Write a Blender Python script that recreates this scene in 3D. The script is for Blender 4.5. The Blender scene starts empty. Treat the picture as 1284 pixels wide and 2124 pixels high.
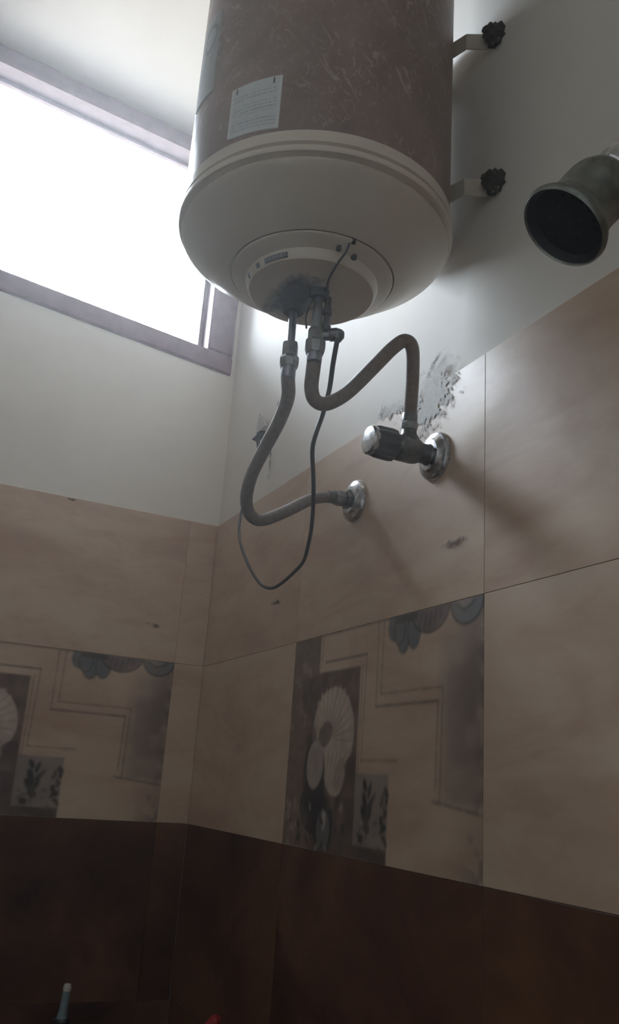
import bpy, bmesh, math, random
import numpy as np
from mathutils import Vector, Matrix

C = bpy.context.scene.collection
S, Z0 = 0.30, 1.35                      # one tile height in metres, height of the dark tile band


def U(x, y, z):                         # tile units (measured from the room corner) to metres
    return Vector((x * S, y * S, Z0 + z * S))


# ------------------------------------------------------------------ camera
cam_data = bpy.data.cameras.new('camera')
cam = bpy.data.objects.new('camera', cam_data)
C.objects.link(cam)
cam_data.sensor_fit = 'VERTICAL'
cam_data.sensor_height = 36.0
cam_data.lens = 1796.82 * 36.0 / 2124.0
cam_data.clip_start = 0.02
cr = Vector((0.44365474, 0.89374406, 0.0662724))
cu = Vector((0.24218047, -0.19075823, 0.95129381))
cf = Vector((-0.8628552, 0.40599613, 0.30107815))
m = Matrix((cr, cu, -cf)).transposed().to_4x4()
m.translation = U(5.6053779, -1.93079664, 0.28138525)
cam.matrix_world = m
bpy.context.scene.camera = cam

# ------------------------------------------------------------------ daylight
sc = bpy.context.scene
w = bpy.data.worlds.new('overcast_sky')
sc.world = w
w.use_nodes = True
bg = w.node_tree.nodes['Background']
SKY = 45.0
wt = w.node_tree
tc = wt.nodes.new('ShaderNodeTexCoord')
sx = wt.nodes.new('ShaderNodeSeparateXYZ')
wt.links.new(tc.outputs['Generated'], sx.inputs[0])
wr = wt.nodes.new('ShaderNodeValToRGB')                    # overcast sky above the horizon, paved ground below it
wr.color_ramp.elements[0].position = 0.485
wr.color_ramp.elements[0].color = (0.17, 0.165, 0.155, 1)
wr.color_ramp.elements[1].position = 0.515
wr.color_ramp.elements[1].color = (0.84, 0.92, 1.0, 1)
mr = wt.nodes.new('ShaderNodeMapRange')
mr.inputs['From Min'].default_value = -1.0
mr.inputs['From Max'].default_value = 1.0
wt.links.new(sx.outputs['Z'], mr.inputs['Value'])
wt.links.new(mr.outputs['Result'], wr.inputs['Fac'])
wt.links.new(wr.outputs['Color'], bg.inputs['Color'])
bg.inputs['Strength'].default_value = SKY
pd = bpy.data.lights.new('window_portal', 'AREA')          # sampling portal in the window opening, gives no light itself
pd.shape = 'RECTANGLE'
pd.size = 2.3 * S
pd.size_y = 1.85 * S
pd.cycles.is_portal = True
po = bpy.data.objects.new('window_portal', pd)
C.objects.link(po)
po.location = U(-0.25, -1.18, 4.235)
po.rotation_euler = (0, -math.pi / 2, math.pi / 2)
po.rotation_euler = Matrix(((0, 0, -1), (1, 0, 0), (0, -1, 0))).to_euler()   # faces +X

vs = sc.view_settings
vs.view_transform = 'Standard'
vs.look = 'None'
vs.exposure = 0.0
vs.gamma = 1.0
vs.use_curve_mapping = False
sc.cycles.max_bounces = 12
sc.cycles.diffuse_bounces = 8
sc.cycles.use_denoising = True


# ------------------------------------------------------------------ node helpers
def new_mat(name):
    mt = bpy.data.materials.new(name)
    mt.use_nodes = True
    nt = mt.node_tree
    return mt, nt, nt.nodes['Principled BSDF']


def nd(nt, typ, **kw):
    n = nt.nodes.new(typ)
    for k, v in kw.items():
        if k in n.inputs.keys():
            n.inputs[k].default_value = v
        else:
            setattr(n, k, v)
    return n


def ramp(nt, src, stops):
    r = nt.nodes.new('ShaderNodeValToRGB')
    while len(r.color_ramp.elements) < len(stops):
        r.color_ramp.elements.new(0.5)
    for e, (p, c) in zip(r.color_ramp.elements, stops):
        e.position = p
        e.color = (c[0], c[1], c[2], 1) if not isinstance(c, (int, float)) else (c, c, c, 1)
    nt.links.new(src, r.inputs['Fac'])
    return r.outputs['Color']


def mixc(nt, fac, a, b, mode='MIX'):
    n = nt.nodes.new('ShaderNodeMix')
    n.data_type = 'RGBA'
    n.blend_type = mode
    for i, v in ((0, fac), (6, a), (7, b)):
        if hasattr(v, 'is_linked'):
            nt.links.new(v, n.inputs[i])
        elif i == 0:
            n.inputs[0].default_value = v
        else:
            n.inputs[i].default_value = (v[0], v[1], v[2], 1)
    return n.outputs[2]


def world_pos(nt, scale):
    g = nt.nodes.new('ShaderNodeNewGeometry')
    mp = nt.nodes.new('ShaderNodeMapping')
    mp.inputs['Scale'].default_value = scale
    nt.links.new(g.outputs['Position'], mp.inputs['Vector'])
    return mp.outputs['Vector']


def noise(nt, vec, scale, detail=4, rough=0.55, dist=0.0):
    n = nd(nt, 'ShaderNodeTexNoise', Scale=scale, Detail=detail, Roughness=rough, Distortion=dist)
    nt.links.new(vec, n.inputs['Vector'])
    return n.outputs['Fac']


def bump(nt, bs, h, strength, dist=0.002):
    b = nd(nt, 'ShaderNodeBump', Strength=strength, Distance=dist)
    nt.links.new(h, b.inputs['Height'])
    nt.links.new(b.outputs['Normal'], bs.inputs['Normal'])


def plain(name, col, rough=0.5, metal=0.0, var=0.12, nscale=60, spec=0.5, bmp=0.0):
    mt, nt, bs = new_mat(name)
    v = world_pos(nt, (1, 1, 1))
    f = noise(nt, v, nscale, 5, 0.6)
    lo = tuple(c * (1 - var) for c in col)
    hi = tuple(min(1, c * (1 + var)) for c in col)
    nt.links.new(ramp(nt, f, [(0.3, lo), (0.7, hi)]), bs.inputs['Base Color'])
    bs.inputs['Roughness'].default_value = rough
    bs.inputs['Metallic'].default_value = metal
    bs.inputs['Specular IOR Level'].default_value = spec
    if bmp:
        bump(nt, bs, f, bmp, 0.001)
    return mt


# wall paint
def paint_mat():
    mt, nt, bs = new_mat('wall_paint')
    v = world_pos(nt, (1, 1, 1))
    f = noise(nt, v, 5, 5, 0.6)
    nt.links.new(ramp(nt, f, [(0.3, (0.715, 0.685, 0.635)), (0.7, (0.775, 0.75, 0.70))]), bs.inputs['Base Color'])
    bs.inputs['Roughness'].default_value = 0.75
    bs.inputs['Specular IOR Level'].default_value = 0.25
    bump(nt, bs, noise(nt, v, 45, 6, 0.6), 0.12, 0.003)
    return mt


def tile_shade(nt, bs, ink=False):
    v = world_pos(nt, (3.2, 3.2, 9.0))
    oi = nt.nodes.new('ShaderNodeObjectInfo')
    ad = nd(nt, 'ShaderNodeVectorMath', operation='ADD')
    nt.links.new(v, ad.inputs[0])
    ml = nd(nt, 'ShaderNodeVectorMath', operation='SCALE')
    ml.inputs['Scale'].default_value = 7.0
    cx = nt.nodes.new('ShaderNodeCombineXYZ')
    nt.links.new(oi.outputs['Random'], cx.inputs[0])
    nt.links.new(oi.outputs['Random'], cx.inputs[2])
    nt.links.new(cx.outputs[0], ml.inputs[0])
    nt.links.new(ml.outputs[0], ad.inputs[1])
    v = ad.outputs[0]
    f1 = noise(nt, v, 1.1, 5, 0.6, 0.6)
    f2 = noise(nt, v, 3.2, 6, 0.65, 0.4)
    c = ramp(nt, f1, [(0.28, (0.44, 0.305, 0.225)), (0.5, (0.57, 0.44, 0.335)), (0.75, (0.63, 0.52, 0.405))])
    c = mixc(nt, ramp(nt, f2, [(0.50, 0.0), (0.78, 0.6)]), c, (0.44, 0.285, 0.215))
    if ink:
        at = nd(nt, 'ShaderNodeAttribute', attribute_name='ink')
        c = mixc(nt, at.outputs['Alpha'], c, at.outputs['Color'])
    nt.links.new(c, bs.inputs['Base Color'])
    bs.inputs['Roughness'].default_value = 0.42
    bs.inputs['Specular IOR Level'].default_value = 0.35
    bump(nt, bs, f2, 0.05, 0.002)


def tile_mat(name, ink=False):
    mt, nt, bs = new_mat(name)
    tile_shade(nt, bs, ink)
    return mt


def dark_tile_mat():
    mt, nt, bs = new_mat('brown_tile')
    v = world_pos(nt, (3, 3, 3.5))
    oi = nt.nodes.new('ShaderNodeObjectInfo')
    n = nd(nt, 'ShaderNodeTexNoise', Scale=1.3, Detail=6, Roughness=0.62, Distortion=0.7)
    n.noise_dimensions = '4D'
    mu = nd(nt, 'ShaderNodeMath', operation='MULTIPLY')
    mu.inputs[1].default_value = 5.0
    nt.links.new(oi.outputs['Random'], mu.inputs[0])
    nt.links.new(mu.outputs[0], n.inputs['W'])
    nt.links.new(v, n.inputs['Vector'])
    c = ramp(nt, n.outputs['Fac'], [(0.30, (0.035, 0.015, 0.011)), (0.48, (0.105, 0.045, 0.027)), (0.70, (0.20, 0.10, 0.05))])
    nt.links.new(c, bs.inputs['Base Color'])
    bs.inputs['Roughness'].default_value = 0.45
    bs.inputs['Specular IOR Level'].default_value = 0.3
    return mt


def tank_mat():
    mt, nt, bs = new_mat('brown_grained_film')
    v = world_pos(nt, (1, 1, 1))
    f1 = noise(nt, v, 9, 5, 0.6, 0.4)
    c = ramp(nt, f1, [(0.3, (0.150, 0.092, 0.070)), (0.7, (0.27, 0.185, 0.145))])
    lines = None
    for i, (rx, rz, sx, sz) in enumerate(((0.3, 0.5, 110, 20), (-0.5, 0.2, 100, 26), (0.1, -0.8, 90, 22))):
        g = nt.nodes.new('ShaderNodeNewGeometry')
        r1 = nd(nt, 'ShaderNodeMapping')
        r1.inputs['Rotation'].default_value = (rx, rz * 1.2, rz)
        nt.links.new(g.outputs['Position'], r1.inputs['Vector'])
        r2 = nd(nt, 'ShaderNodeMapping')
        r2.inputs['Scale'].default_value = (sx, sx, sz)
        nt.links.new(r1.outputs[0], r2.inputs['Vector'])
        n = noise(nt, r2.outputs[0], 1.0, 2, 0.5, 1.2)
        rr = ramp(nt, n, [(0.60, 0.0), (0.72, 1.0)])
        lines = rr if lines is None else mixc(nt, 1.0, lines, rr, 'LIGHTEN')
    mask = ramp(nt, noise(nt, v, 14, 3, 0.5), [(0.36, 0.08), (0.60, 0.60)])
    fac = mixc(nt, 1.0, lines, mask, 'MULTIPLY')
    c = mixc(nt, fac, c, (0.42, 0.33, 0.28))
    nt.links.new(c, bs.inputs['Base Color'])
    bs.inputs['Roughness'].default_value = 0.36
    bs.inputs['Specular IOR Level'].default_value = 0.5
    bump(nt, bs, lines, 0.12, 0.001)
    return mt


def ink_mat(name, base, rough=0.5):
    mt, nt, bs = new_mat(name)
    at = nd(nt, 'ShaderNodeAttribute', attribute_name='ink')
    v = world_pos(nt, (1, 1, 1))
    f = noise(nt, v, 120, 3, 0.5)
    b = ramp(nt, f, [(0.3, tuple(k * 0.94 for k in base)), (0.7, base)])
    nt.links.new(mixc(nt, at.outputs['Alpha'], b, at.outputs['Color']), bs.inputs['Base Color'])
    bs.inputs['Roughness'].default_value = rough
    return mt


def smear_mat(name, col, nscale, lo, hi):
    mt, nt, bs = new_mat(name)
    at = nd(nt, 'ShaderNodeAttribute', attribute_name='ink')
    v = world_pos(nt, (1, 1, 1))
    f = noise(nt, v, nscale, 6, 0.65, 0.5)
    add = nd(nt, 'ShaderNodeMath', operation='ADD')
    nt.links.new(f, add.inputs[0])
    nt.links.new(at.outputs['Alpha'], add.inputs[1])
    al = ramp(nt, add.outputs[0], [(min(lo, .99), 0.0), (min(hi, 1.0), 1.0)])
    nt.links.new(al, bs.inputs['Alpha'])
    f2 = noise(nt, v, nscale * 2, 4, 0.6)
    nt.links.new(ramp(nt, f2, [(0.3, tuple(c * 0.86 for c in col)), (0.7, col)]), bs.inputs['Base Color'])
    bs.inputs['Roughness'].default_value = 0.85
    return mt


def glass_mat():
    mt, nt, bs = new_mat('window_glass')
    nt.nodes.remove(bs)
    out = nt.nodes['Material Output']
    tr = nd(nt, 'ShaderNodeBsdfTransparent')
    tr.inputs['Color'].default_value = (0.96, 0.98, 1.0, 1)
    gl = nd(nt, 'ShaderNodeBsdfGlossy', Roughness=0.05)
    fr = nd(nt, 'ShaderNodeFresnel', IOR=1.35)
    mx = nd(nt, 'ShaderNodeMixShader')
    nt.links.new(fr.outputs[0], mx.inputs[0])
    nt.links.new(tr.outputs[0], mx.inputs[1])
    nt.links.new(gl.outputs[0], mx.inputs[2])
    nt.links.new(mx.outputs[0], out.inputs['Surface'])
    return mt


def chrome_mat(name, col, rough, spot=0.5):
    mt, nt, bs = new_mat(name)
    v = world_pos(nt, (1, 1, 1))
    f = noise(nt, v, 70, 5, 0.6)
    nt.links.new(ramp(nt, f, [(0.35, tuple(c * (1 - spot) for c in col)), (0.6, col)]), bs.inputs['Base Color'])
    nt.links.new(ramp(nt, f, [(0.35, rough + 0.2), (0.6, rough)]), bs.inputs['Roughness'])
    bs.inputs['Metallic'].default_value = 1.0
    return mt


M = dict(
    paint=paint_mat(), tile=tile_mat('beige_tile'), decor=tile_mat('printed_tile', True), brown=dark_tile_mat(),
    grout=plain('grout', (0.46, 0.36, 0.275), 0.9), brown_grout=plain('brown_grout', (0.05, 0.032, 0.024), 0.9),
    frame=plain('window_wood', (0.17, 0.085, 0.105), 0.35, var=0.2, nscale=25),
    glass=glass_mat(), tank=tank_mat(), cream=plain('ivory_plastic', (0.58, 0.51, 0.42), 0.28, var=0.05, nscale=12),
    dark=plain('black_plastic', (0.022, 0.022, 0.025), 0.5), brass=plain('dull_nickel', (0.27, 0.275, 0.275), 0.42, 0.75, 0.2, 90),
    steel=plain('steel_pipe', (0.25, 0.26, 0.29), 0.38, 0.85, 0.15, 80),
    hose=plain('hose_braid', (0.205, 0.165, 0.145), 0.5, 0.0, 0.18, 160),
    cable=plain('grey_cable', (0.05, 0.047, 0.047), 0.55), chrome=chrome_mat('worn_chrome', (0.62, 0.62, 0.63), 0.17),
    dchrome=chrome_mat('dark_chrome', (0.20, 0.20, 0.205), 0.3, 0.4), knob=plain('black_valve_grip', (0.055, 0.058, 0.06), 0.42),
    rust=plain('rusty_iron', (0.045, 0.042, 0.03), 0.85, 0.2, 0.5, 300, bmp=0.6), strap=plain('strap_paint', (0.46, 0.41, 0.34), 0.55, var=0.1),
    sticker=ink_mat('rating_sticker_print', (0.50, 0.52, 0.52)), emblem=ink_mat('emblem_sticker_print', (0.31, 0.31, 0.29)),
    plate=ink_mat('name_plate_print', (0.10, 0.10, 0.105)), hole=plain('dark_hole', (0.03, 0.03, 0.03), 0.95),
    red=plain('red_plastic', (0.42, 0.03, 0.03), 0.35), bluegrey=plain('blue_grey_plastic', (0.20, 0.27, 0.31), 0.4),
    bottle=plain('dark_bottle', (0.02, 0.022, 0.03), 0.3), tipwhite=plain('pale_plastic', (0.6, 0.58, 0.57), 0.4),
    flake=plain('plaster_flake', (0.52, 0.53, 0.51), 0.9), cement=smear_mat('cement_smear', (0.66, 0.645, 0.62), 75, 0.74, 0.80),
    stain=smear_mat('stain', (0.15, 0.10, 0.08), 90, 0.68, 1.0), soot=smear_mat('grey_smudge', (0.20, 0.19, 0.18), 90, 0.68, 1.05),
    grime=smear_mat('grime', (0.075, 0.075, 0.085), 28, 0.62, 1.0),
    rubber=plain('black_rubber_face', (0.012, 0.013, 0.015), 0.6), terrazzo=plain('floor_tile', (0.30, 0.25, 0.21), 0.5, nscale=20),
    shelf=plain('shelf_plastic', (0.05, 0.035, 0.03), 0.5),
)


# ------------------------------------------------------------------ object helpers
def link(name, me, mat, parent=None):
    o = bpy.data.objects.new(name, me)
    C.objects.link(o)
    if mat and not me.materials:
        me.materials.append(mat)
    if parent:
        o.parent = parent
        o.matrix_parent_inverse = Matrix.Translation(-parent.location) if parent.rotation_euler.to_matrix().is_identity else parent.matrix_basis.inverted()
    return o


def obj(name, bm, mat, parent=None, smooth=35):
    me = bpy.data.meshes.new(name)
    bmesh.ops.recalc_face_normals(bm, faces=bm.faces[:])
    bm.to_mesh(me)
    bm.free()
    if smooth:
        for p in me.polygons:
            p.use_smooth = True
        me.set_sharp_from_angle(angle=math.radians(smooth))
    return link(name, me, mat, parent)


def tag(o, label=None, cat=None, group=None, kind=None):
    if label: o['label'] = label
    if cat: o['category'] = cat
    if group: o['group'] = group
    if kind: o['kind'] = kind
    return o


def thing(name, label, cat, loc, group=None):
    o = bpy.data.objects.new(name, None)
    o.empty_display_size = 0.03
    C.objects.link(o)
    o.location = loc
    return tag(o, label, cat, group)


def box(bm, a, b, bev=0.0):
    r = bmesh.ops.create_cube(bm, size=1.0)
    lo = Vector([min(p, q) for p, q in zip(a, b)])
    hi = Vector([max(p, q) for p, q in zip(a, b)])
    for v in r['verts']:
        v.co = Vector([(lo[i] + hi[i]) / 2 + v.co[i] * (hi[i] - lo[i]) for i in range(3)])
    if bev:
        es = list({e for v in r['verts'] for e in v.link_edges})
        bmesh.ops.bevel(bm, geom=es, offset=bev, segments=1, affect='EDGES', profile=0.5)
    return bm


def basis(axis):
    a = Vector(axis).normalized()
    t = Vector((0, 0, 1)) if abs(a.z) < 0.9 else Vector((1, 0, 0))
    x = t.cross(a).normalized()
    return x, a.cross(x), a


def lathe(bm, org, axis, prof, seg=32, facet=None):
    """prof: (radius, distance along the axis); closes on the axis where radius is 0. facet: flutes (count, depth)."""
    x, y, a = basis(axis)
    rings = []
    for r, t in prof:
        if r <= 1e-7:
            rings.append([bm.verts.new(org + a * t)])
            continue
        ring = []
        for i in range(seg):
            th = 2 * math.pi * i / seg
            rr = r * (1 - facet[1] * (0.5 + 0.5 * math.cos(th * facet[0]))) if facet else r
            ring.append(bm.verts.new(org + a * t + x * (rr * math.cos(th)) + y * (rr * math.sin(th))))
        rings.append(ring)
    for p, q in zip(rings, rings[1:]):
        if len(p) == 1 and len(q) == 1:
            continue
        for i in range(seg):
            j = (i + 1) % seg
            if len(p) == 1:
                bm.faces.new((p[0], q[j], q[i]))
            elif len(q) == 1:
                bm.faces.new((p[i], p[j], q[0]))
            else:
                bm.faces.new((p[i], p[j], q[j], q[i]))
    return bm


def spline(pts, n=8):
    P = [Vector(p) for p in pts]
    P = [P[0] * 2 - P[1]] + P + [P[-1] * 2 - P[-2]]
    out = []
    for i in range(1, len(P) - 2):
        p0, p1, p2, p3 = P[i - 1:i + 3]
        for k in range(n):
            t = k / n
            out.append(0.5 * ((2 * p1) + (p2 - p0) * t + (2 * p0 - 5 * p1 + 4 * p2 - p3) * t * t + (3 * p1 - p0 - 3 * p2 + p3) * t ** 3))
    out.append(P[-2])
    return out


def tube(bm, path, rad, seg=12, flat=1.0):
    path = [Vector(p) for p in path]
    rads = rad if isinstance(rad, list) else [rad] * len(path)
    t0 = (path[1] - path[0]).normalized()
    x, y, _ = basis(t0)
    prev = None
    first = None
    for i, p in enumerate(path):
        t = (path[min(i + 1, len(path) - 1)] - path[max(i - 1, 0)]).normalized()
        x = (x - t * x.dot(t)).normalized()
        y = t.cross(x)
        ring = [bm.verts.new(p + x * (rads[i] * math.cos(2 * math.pi * k / seg)) + y * (rads[i] * flat * math.sin(2 * math.pi * k / seg))) for k in range(seg)]
        if prev:
            for k in range(seg):
                bm.faces.new((prev[k], prev[(k + 1) % seg], ring[(k + 1) % seg], ring[k]))
        else:
            first = ring
        prev = ring
    bm.faces.new(first[::-1])
    bm.faces.new(prev)
    return bm


def extrude_poly(bm, pts, off):
    a = [bm.verts.new(p) for p in pts]
    b = [bm.verts.new(Vector(p) + Vector(off)) for p in pts]
    n = len(a)
    bm.faces.new(a)
    bm.faces.new(b[::-1])
    for i in range(n):
        bm.faces.new((a[i], b[i], b[(i + 1) % n], a[(i + 1) % n]))
    return bm


def grid_mesh(name, pos, ink, mat, parent=None, smooth=True):
    """pos: (ny, nx, 3) metres, ink: (ny, nx, 4) print colour and cover as a colour attribute."""
    ny, nx = pos.shape[:2]
    idx = np.arange(ny * nx).reshape(ny, nx)
    q = np.stack([idx[:-1, :-1], idx[:-1, 1:], idx[1:, 1:], idx[1:, :-1]], -1).reshape(-1, 4)
    me = bpy.data.meshes.new(name)
    me.vertices.add(ny * nx)
    me.vertices.foreach_set('co', pos.reshape(-1).astype(np.float32))
    me.loops.add(q.size)
    me.loops.foreach_set('vertex_index', q.reshape(-1).astype(np.int32))
    me.polygons.add(len(q))
    me.polygons.foreach_set('loop_start', np.arange(0, q.size, 4, dtype=np.int32))
    me.update()
    me.polygons.foreach_set('use_smooth', np.full(len(q), smooth, dtype=bool))
    at = me.color_attributes.new('ink', 'FLOAT_COLOR', 'POINT')
    at.data.foreach_set('color', ink.reshape(-1).astype(np.float32))
    return link(name, me, mat, parent)


# ------------------------------------------------------------------ room shell
XF, YB, ZC, ZF = 6.4, -4.7, 5.08, -Z0 / S       # far wall, back wall, ceiling, floor (tile units)
T = 0.4                                         # wall thickness
REC = 0.010                                     # plaster face lies this far behind the tile face

bm = bmesh.new()
box(bm, U(-T, REC, ZF), U(XF + T, REC + T, ZC + 0.4))
wall_right = tag(obj('wall_right', bm, M['paint'], smooth=0), 'off-white painted wall with beige tiles carrying the heater and valves', kind='structure')

WY0, WY1, WZ0, WZ1 = -0.022, -2.34, 3.160, 5.070   # outer edge of the window frame
bm = bmesh.new()
box(bm, U(-T, REC, ZF), U(-REC, YB - T, WZ0))
box(bm, U(-T, WY1, WZ0), U(-REC, YB - T, WZ1))
box(bm, U(-T, REC, WZ1), U(-REC, YB - T, ZC + 0.4))
box(bm, U(-T, REC, WZ0), U(-REC, WY0, WZ1))
SLOPE = 0.10                                     # the roof slab and the window under it rise away from the corner


def slope(bm_):
    for v in bm_.verts:
        if v.co.z > Z0 + (WZ0 - 0.01) * S:
            v.co.z += SLOPE * (WY0 * S - v.co.y)
    return bm_


slope(bm)
wall_left = tag(obj('wall_left', bm, M['paint'], smooth=0), 'off-white painted wall with beige tiles below the window', kind='structure')

bm = bmesh.new()
box(bm, U(XF, REC, ZF), U(XF + T, YB - T, ZC + 0.8))
tag(obj('wall_front', bm, M['paint'], smooth=0), 'plain painted wall opposite the window', kind='structure')
bm = bmesh.new()
box(bm, U(-REC, YB, ZF), U(XF, YB - T, ZC + 0.8))
tag(obj('wall_back', bm, M['paint'], smooth=0), 'painted wall facing the heater', kind='structure')
bm = bmesh.new()
box(bm, U(-REC, REC, ZC), U(XF, YB, ZC + 0.4))
slope(bm)
tag(obj('ceiling', bm, M['paint'], smooth=0), 'white ceiling right above the window', kind='structure')
bm = bmesh.new()
box(bm, U(-T, REC + T, ZF - 0.3), U(XF + T, YB - T, ZF))
tag(obj('floor', bm, M['terrazzo'], smooth=0), 'bathroom floor', kind='structure')

# ------------------------------------------------------------------ tiles
TW = 1.61
GAP = 0.0013
mesh_cache = {}


def tile(wall, axis, a0, a1, z0, z1, mat, name='tile'):
    """one tile, a0..a1 along the wall from the corner, drawn as a bevelled slab with its joint around it"""
    key = (axis, round(a1 - a0, 3), round(z1 - z0, 3), mat.name)
    if key not in mesh_cache:
        bm = bmesh.new()
        g = GAP * S
        W_, H_ = (a1 - a0) * S, (z1 - z0) * S
        if axis == 'x':
            box(bm, (g, 0, g), (W_ - g, REC * S * 0.98, H_ - g), 0.0003)
        else:
            box(bm, (-REC * S * 0.98, -g, g), (0, -W_ + g, H_ - g), 0.0003)
        me = bpy.data.meshes.new(name)
        bm.to_mesh(me)
        bm.free()
        me.materials.append(mat)
        mesh_cache[key] = me
    o = bpy.data.objects.new(name, mesh_cache[key])
    C.objects.link(o)
    o.location = U(a0, 0, z0) if axis == 'x' else U(0, -a0, z0)
    o.parent = wall
    return o


# ---- the printed tile: squares, shell, urn, swag and leaf sprays, painted onto a fine grid of points
NX, NY = 420, 262
gx, gy = np.meshgrid(np.linspace(GAP, TW - GAP, NX), np.linspace(GAP, 1 - GAP, NY))
ink = np.zeros((NY, NX, 4))
rng = np.random.RandomState(5)


def vnoise(cells, ny=NY, nx=NX):
    g = rng.rand(cells + 2, int(cells * 1.6) + 2)
    yy = np.linspace(0, cells, ny)[:, None] * np.ones((1, nx))
    xx = np.ones((ny, 1)) * np.linspace(0, int(cells * 1.6), nx)[None]
    y0, x0 = yy.astype(int), xx.astype(int)
    fy, fx = yy - y0, xx - x0
    fy, fx = fy * fy * (3 - 2 * fy), fx * fx * (3 - 2 * fx)
    return (g[y0, x0] * (1 - fy) * (1 - fx) + g[y0 + 1, x0] * fy * (1 - fx) + g[y0, x0 + 1] * (1 - fy) * fx + g[y0 + 1, x0 + 1] * fy * fx)


def put(mask, col, a=1.0):
    k = np.clip(mask, 0, 1) * a
    old_a = ink[..., 3].copy()
    na = k + old_a * (1 - k)
    for i in range(3):
        ink[..., i] = np.where(na > 1e-6, (col[i] * k + ink[..., i] * old_a * (1 - k)) / np.maximum(na, 1e-6), ink[..., i])
    ink[..., 3] = na


E1 = 0.004


def ss(d):                                     # soft edge: inside where d < 0
    return np.clip(0.5 - d / (2 * E1), 0, 1)


def rect(x0, x1, y0, y1):
    return ss(np.maximum.reduce([x0 - gx, gx - x1, y0 - gy, gy - y1]))


def ell(cx, cy, rx, ry, rot=0.0):
    c, s = math.cos(rot), math.sin(rot)
    dx, dy = gx - cx, gy - cy
    p, q = (dx * c + dy * s) / rx, (-dx * s + dy * c) / ry
    return ss((np.sqrt(p * p + q * q) - 1) * min(rx, ry))


def seg(x0, y0, x1, y1, wd):
    dx, dy = x1 - x0, y1 - y0
    t = np.clip(((gx - x0) * dx + (gy - y0) * dy) / (dx * dx + dy * dy), 0, 1)
    return ss(np.hypot(gx - x0 - t * dx, gy - y0 - t * dy) - wd / 2)


BR, BAN, DK = (0.155, 0.105, 0.085), (0.125, 0.088, 0.078), (0.050, 0.046, 0.048)
SH, GR, SW = (0.56, 0.465, 0.39), (0.23, 0.20, 0.19), (0.150, 0.160, 0.180)
n6, n14, n30, n60 = vnoise(6), vnoise(14), vnoise(30), vnoise(60)
# mottled grey border on the right-hand side
put(np.clip((gx - 1.31) / 0.09, 0, 1) * np.clip((gy - 0.235) / 0.03, 0, 1) * np.clip((0.97 - gy) / 0.25, 0.25, 1) * (0.75 + 0.5 * n14), (0.215, 0.165, 0.155), 0.72)
put(np.clip((gx - 1.45) / 0.1, 0, 1) * (n14 > 0.5), (0.17, 0.13, 0.125), 0.4)
put(np.clip((gx - 1.55) / 0.05, 0, 1) * (n30 > 0.55), (0.11, 0.08, 0.08), 0.55)
put(np.clip((gx - 1.40) / 0.2, 0, 1) * (0.5 + n6), (0.2, 0.15, 0.135), 0.45)
# dark column
put(rect(0.0, 0.30, 0.0, 1.0), BR, 0.93)
put(rect(0.0, 0.30, 0.0, 1.0) * (n14 > 0.55), (0.27, 0.21, 0.18), 0.5)
put(rect(0.0, 0.30, 0.55, 0.97) * (n30 > 0.62), (0.33, 0.28, 0.25), 0.5)
put(rect(0.02, 0.29, 0.88, 0.985) * (n30 > 0.35), (0.15, 0.14, 0.14), 0.7)
put(rect(0.12, 0.30, 0.45, 0.80) * (n6 > 0.4), DK, 0.55)
# banner behind the shell
put(rect(0.29, 0.71, 0.0, 0.815), BAN, 0.93)
put(rect(0.30, 0.70, 0.0, 0.30) * (n14 > 0.6), (0.19, 0.14, 0.125), 0.6)
# shell, ribbed fan
for k in range(13):
    a = math.radians(-62 + k * 13.5)
    L = 0.200 + 0.02 * math.sin(k * 1.1)
    cx, cy = 0.46 + 0.10 * math.sin(a), 0.515 + 0.13 * math.cos(a)
    put(ell(cx, cy, 0.030, L * 0.50, -a), tuple(s * (0.92 + 0.1 * ((k * 7) % 3 - 1)) for s in SH), 0.95)
put(ell(0.47, 0.52, 0.205, 0.215), SH, 0.80)
for k in range(13):
    a = math.radians(-75 + k * 14.5)
    put(seg(0.43 + 0.05 * math.sin(a), 0.50 + 0.05 * math.cos(a), 0.46 + 0.20 * math.sin(a), 0.52 + 0.21 * math.cos(a), 0.007), (0.24, 0.185, 0.155), 0.65)
put(ell(0.50, 0.37, 0.10, 0.13, 0.3), SH, 0.85)
put(ell(0.56, 0.34, 0.05, 0.08, -0.4), (0.38, 0.31, 0.26), 0.9)
put(ell(0.40, 0.52, 0.075, 0.055, 0.5), BAN, 0.75)
for k in range(5):
    put(seg(0.42 + 0.03 * k, 0.30, 0.45 + 0.04 * k, 0.44, 0.006), (0.2, 0.15, 0.13), 0.6)
put(ell(0.655, 0.385, 0.055, 0.035, 0.5), BAN, 0.9)
put(rect(0.30, 0.71, 0.0, 0.245), BAN, 0.75)
# urn: pale oval on a black foot
put(ell(0.30, 0.33, 0.115, 0.165), DK, 0.85)
put(ell(0.31, 0.20, 0.13, 0.13), DK, 0.9)
put(ell(0.27, 0.42, 0.06, 0.15, 0.1), DK, 0.6)
put(ell(0.308, 0.382, 0.085, 0.112, -0.08), (0.43, 0.37, 0.33), 0.96)
put(ell(0.318, 0.40, 0.03, 0.055, 0.3), (0.34, 0.28, 0.25), 0.7)
put(ell(0.42, 0.12, 0.10, 0.125), DK, 0.9)
put(ell(0.425, 0.095, 0.065, 0.085), (0.17, 0.165, 0.17), 0.9)
put(ell(0.43, 0.14, 0.02, 0.05), (0.42, 0.38, 0.35), 0.9)
r2 = random.Random(3)
for k in range(34):                            # scrolls beside the foot
    x, y = r2.uniform(0.02, 0.62 if k % 3 else 0.25), r2.uniform(0.01, 0.22)
    put(ell(x, y, r2.uniform(0.007, 0.018), r2.uniform(0.012, 0.035), r2.uniform(-1, 1)), (0.34, 0.29, 0.26) if k % 2 else DK, 0.8)
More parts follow.
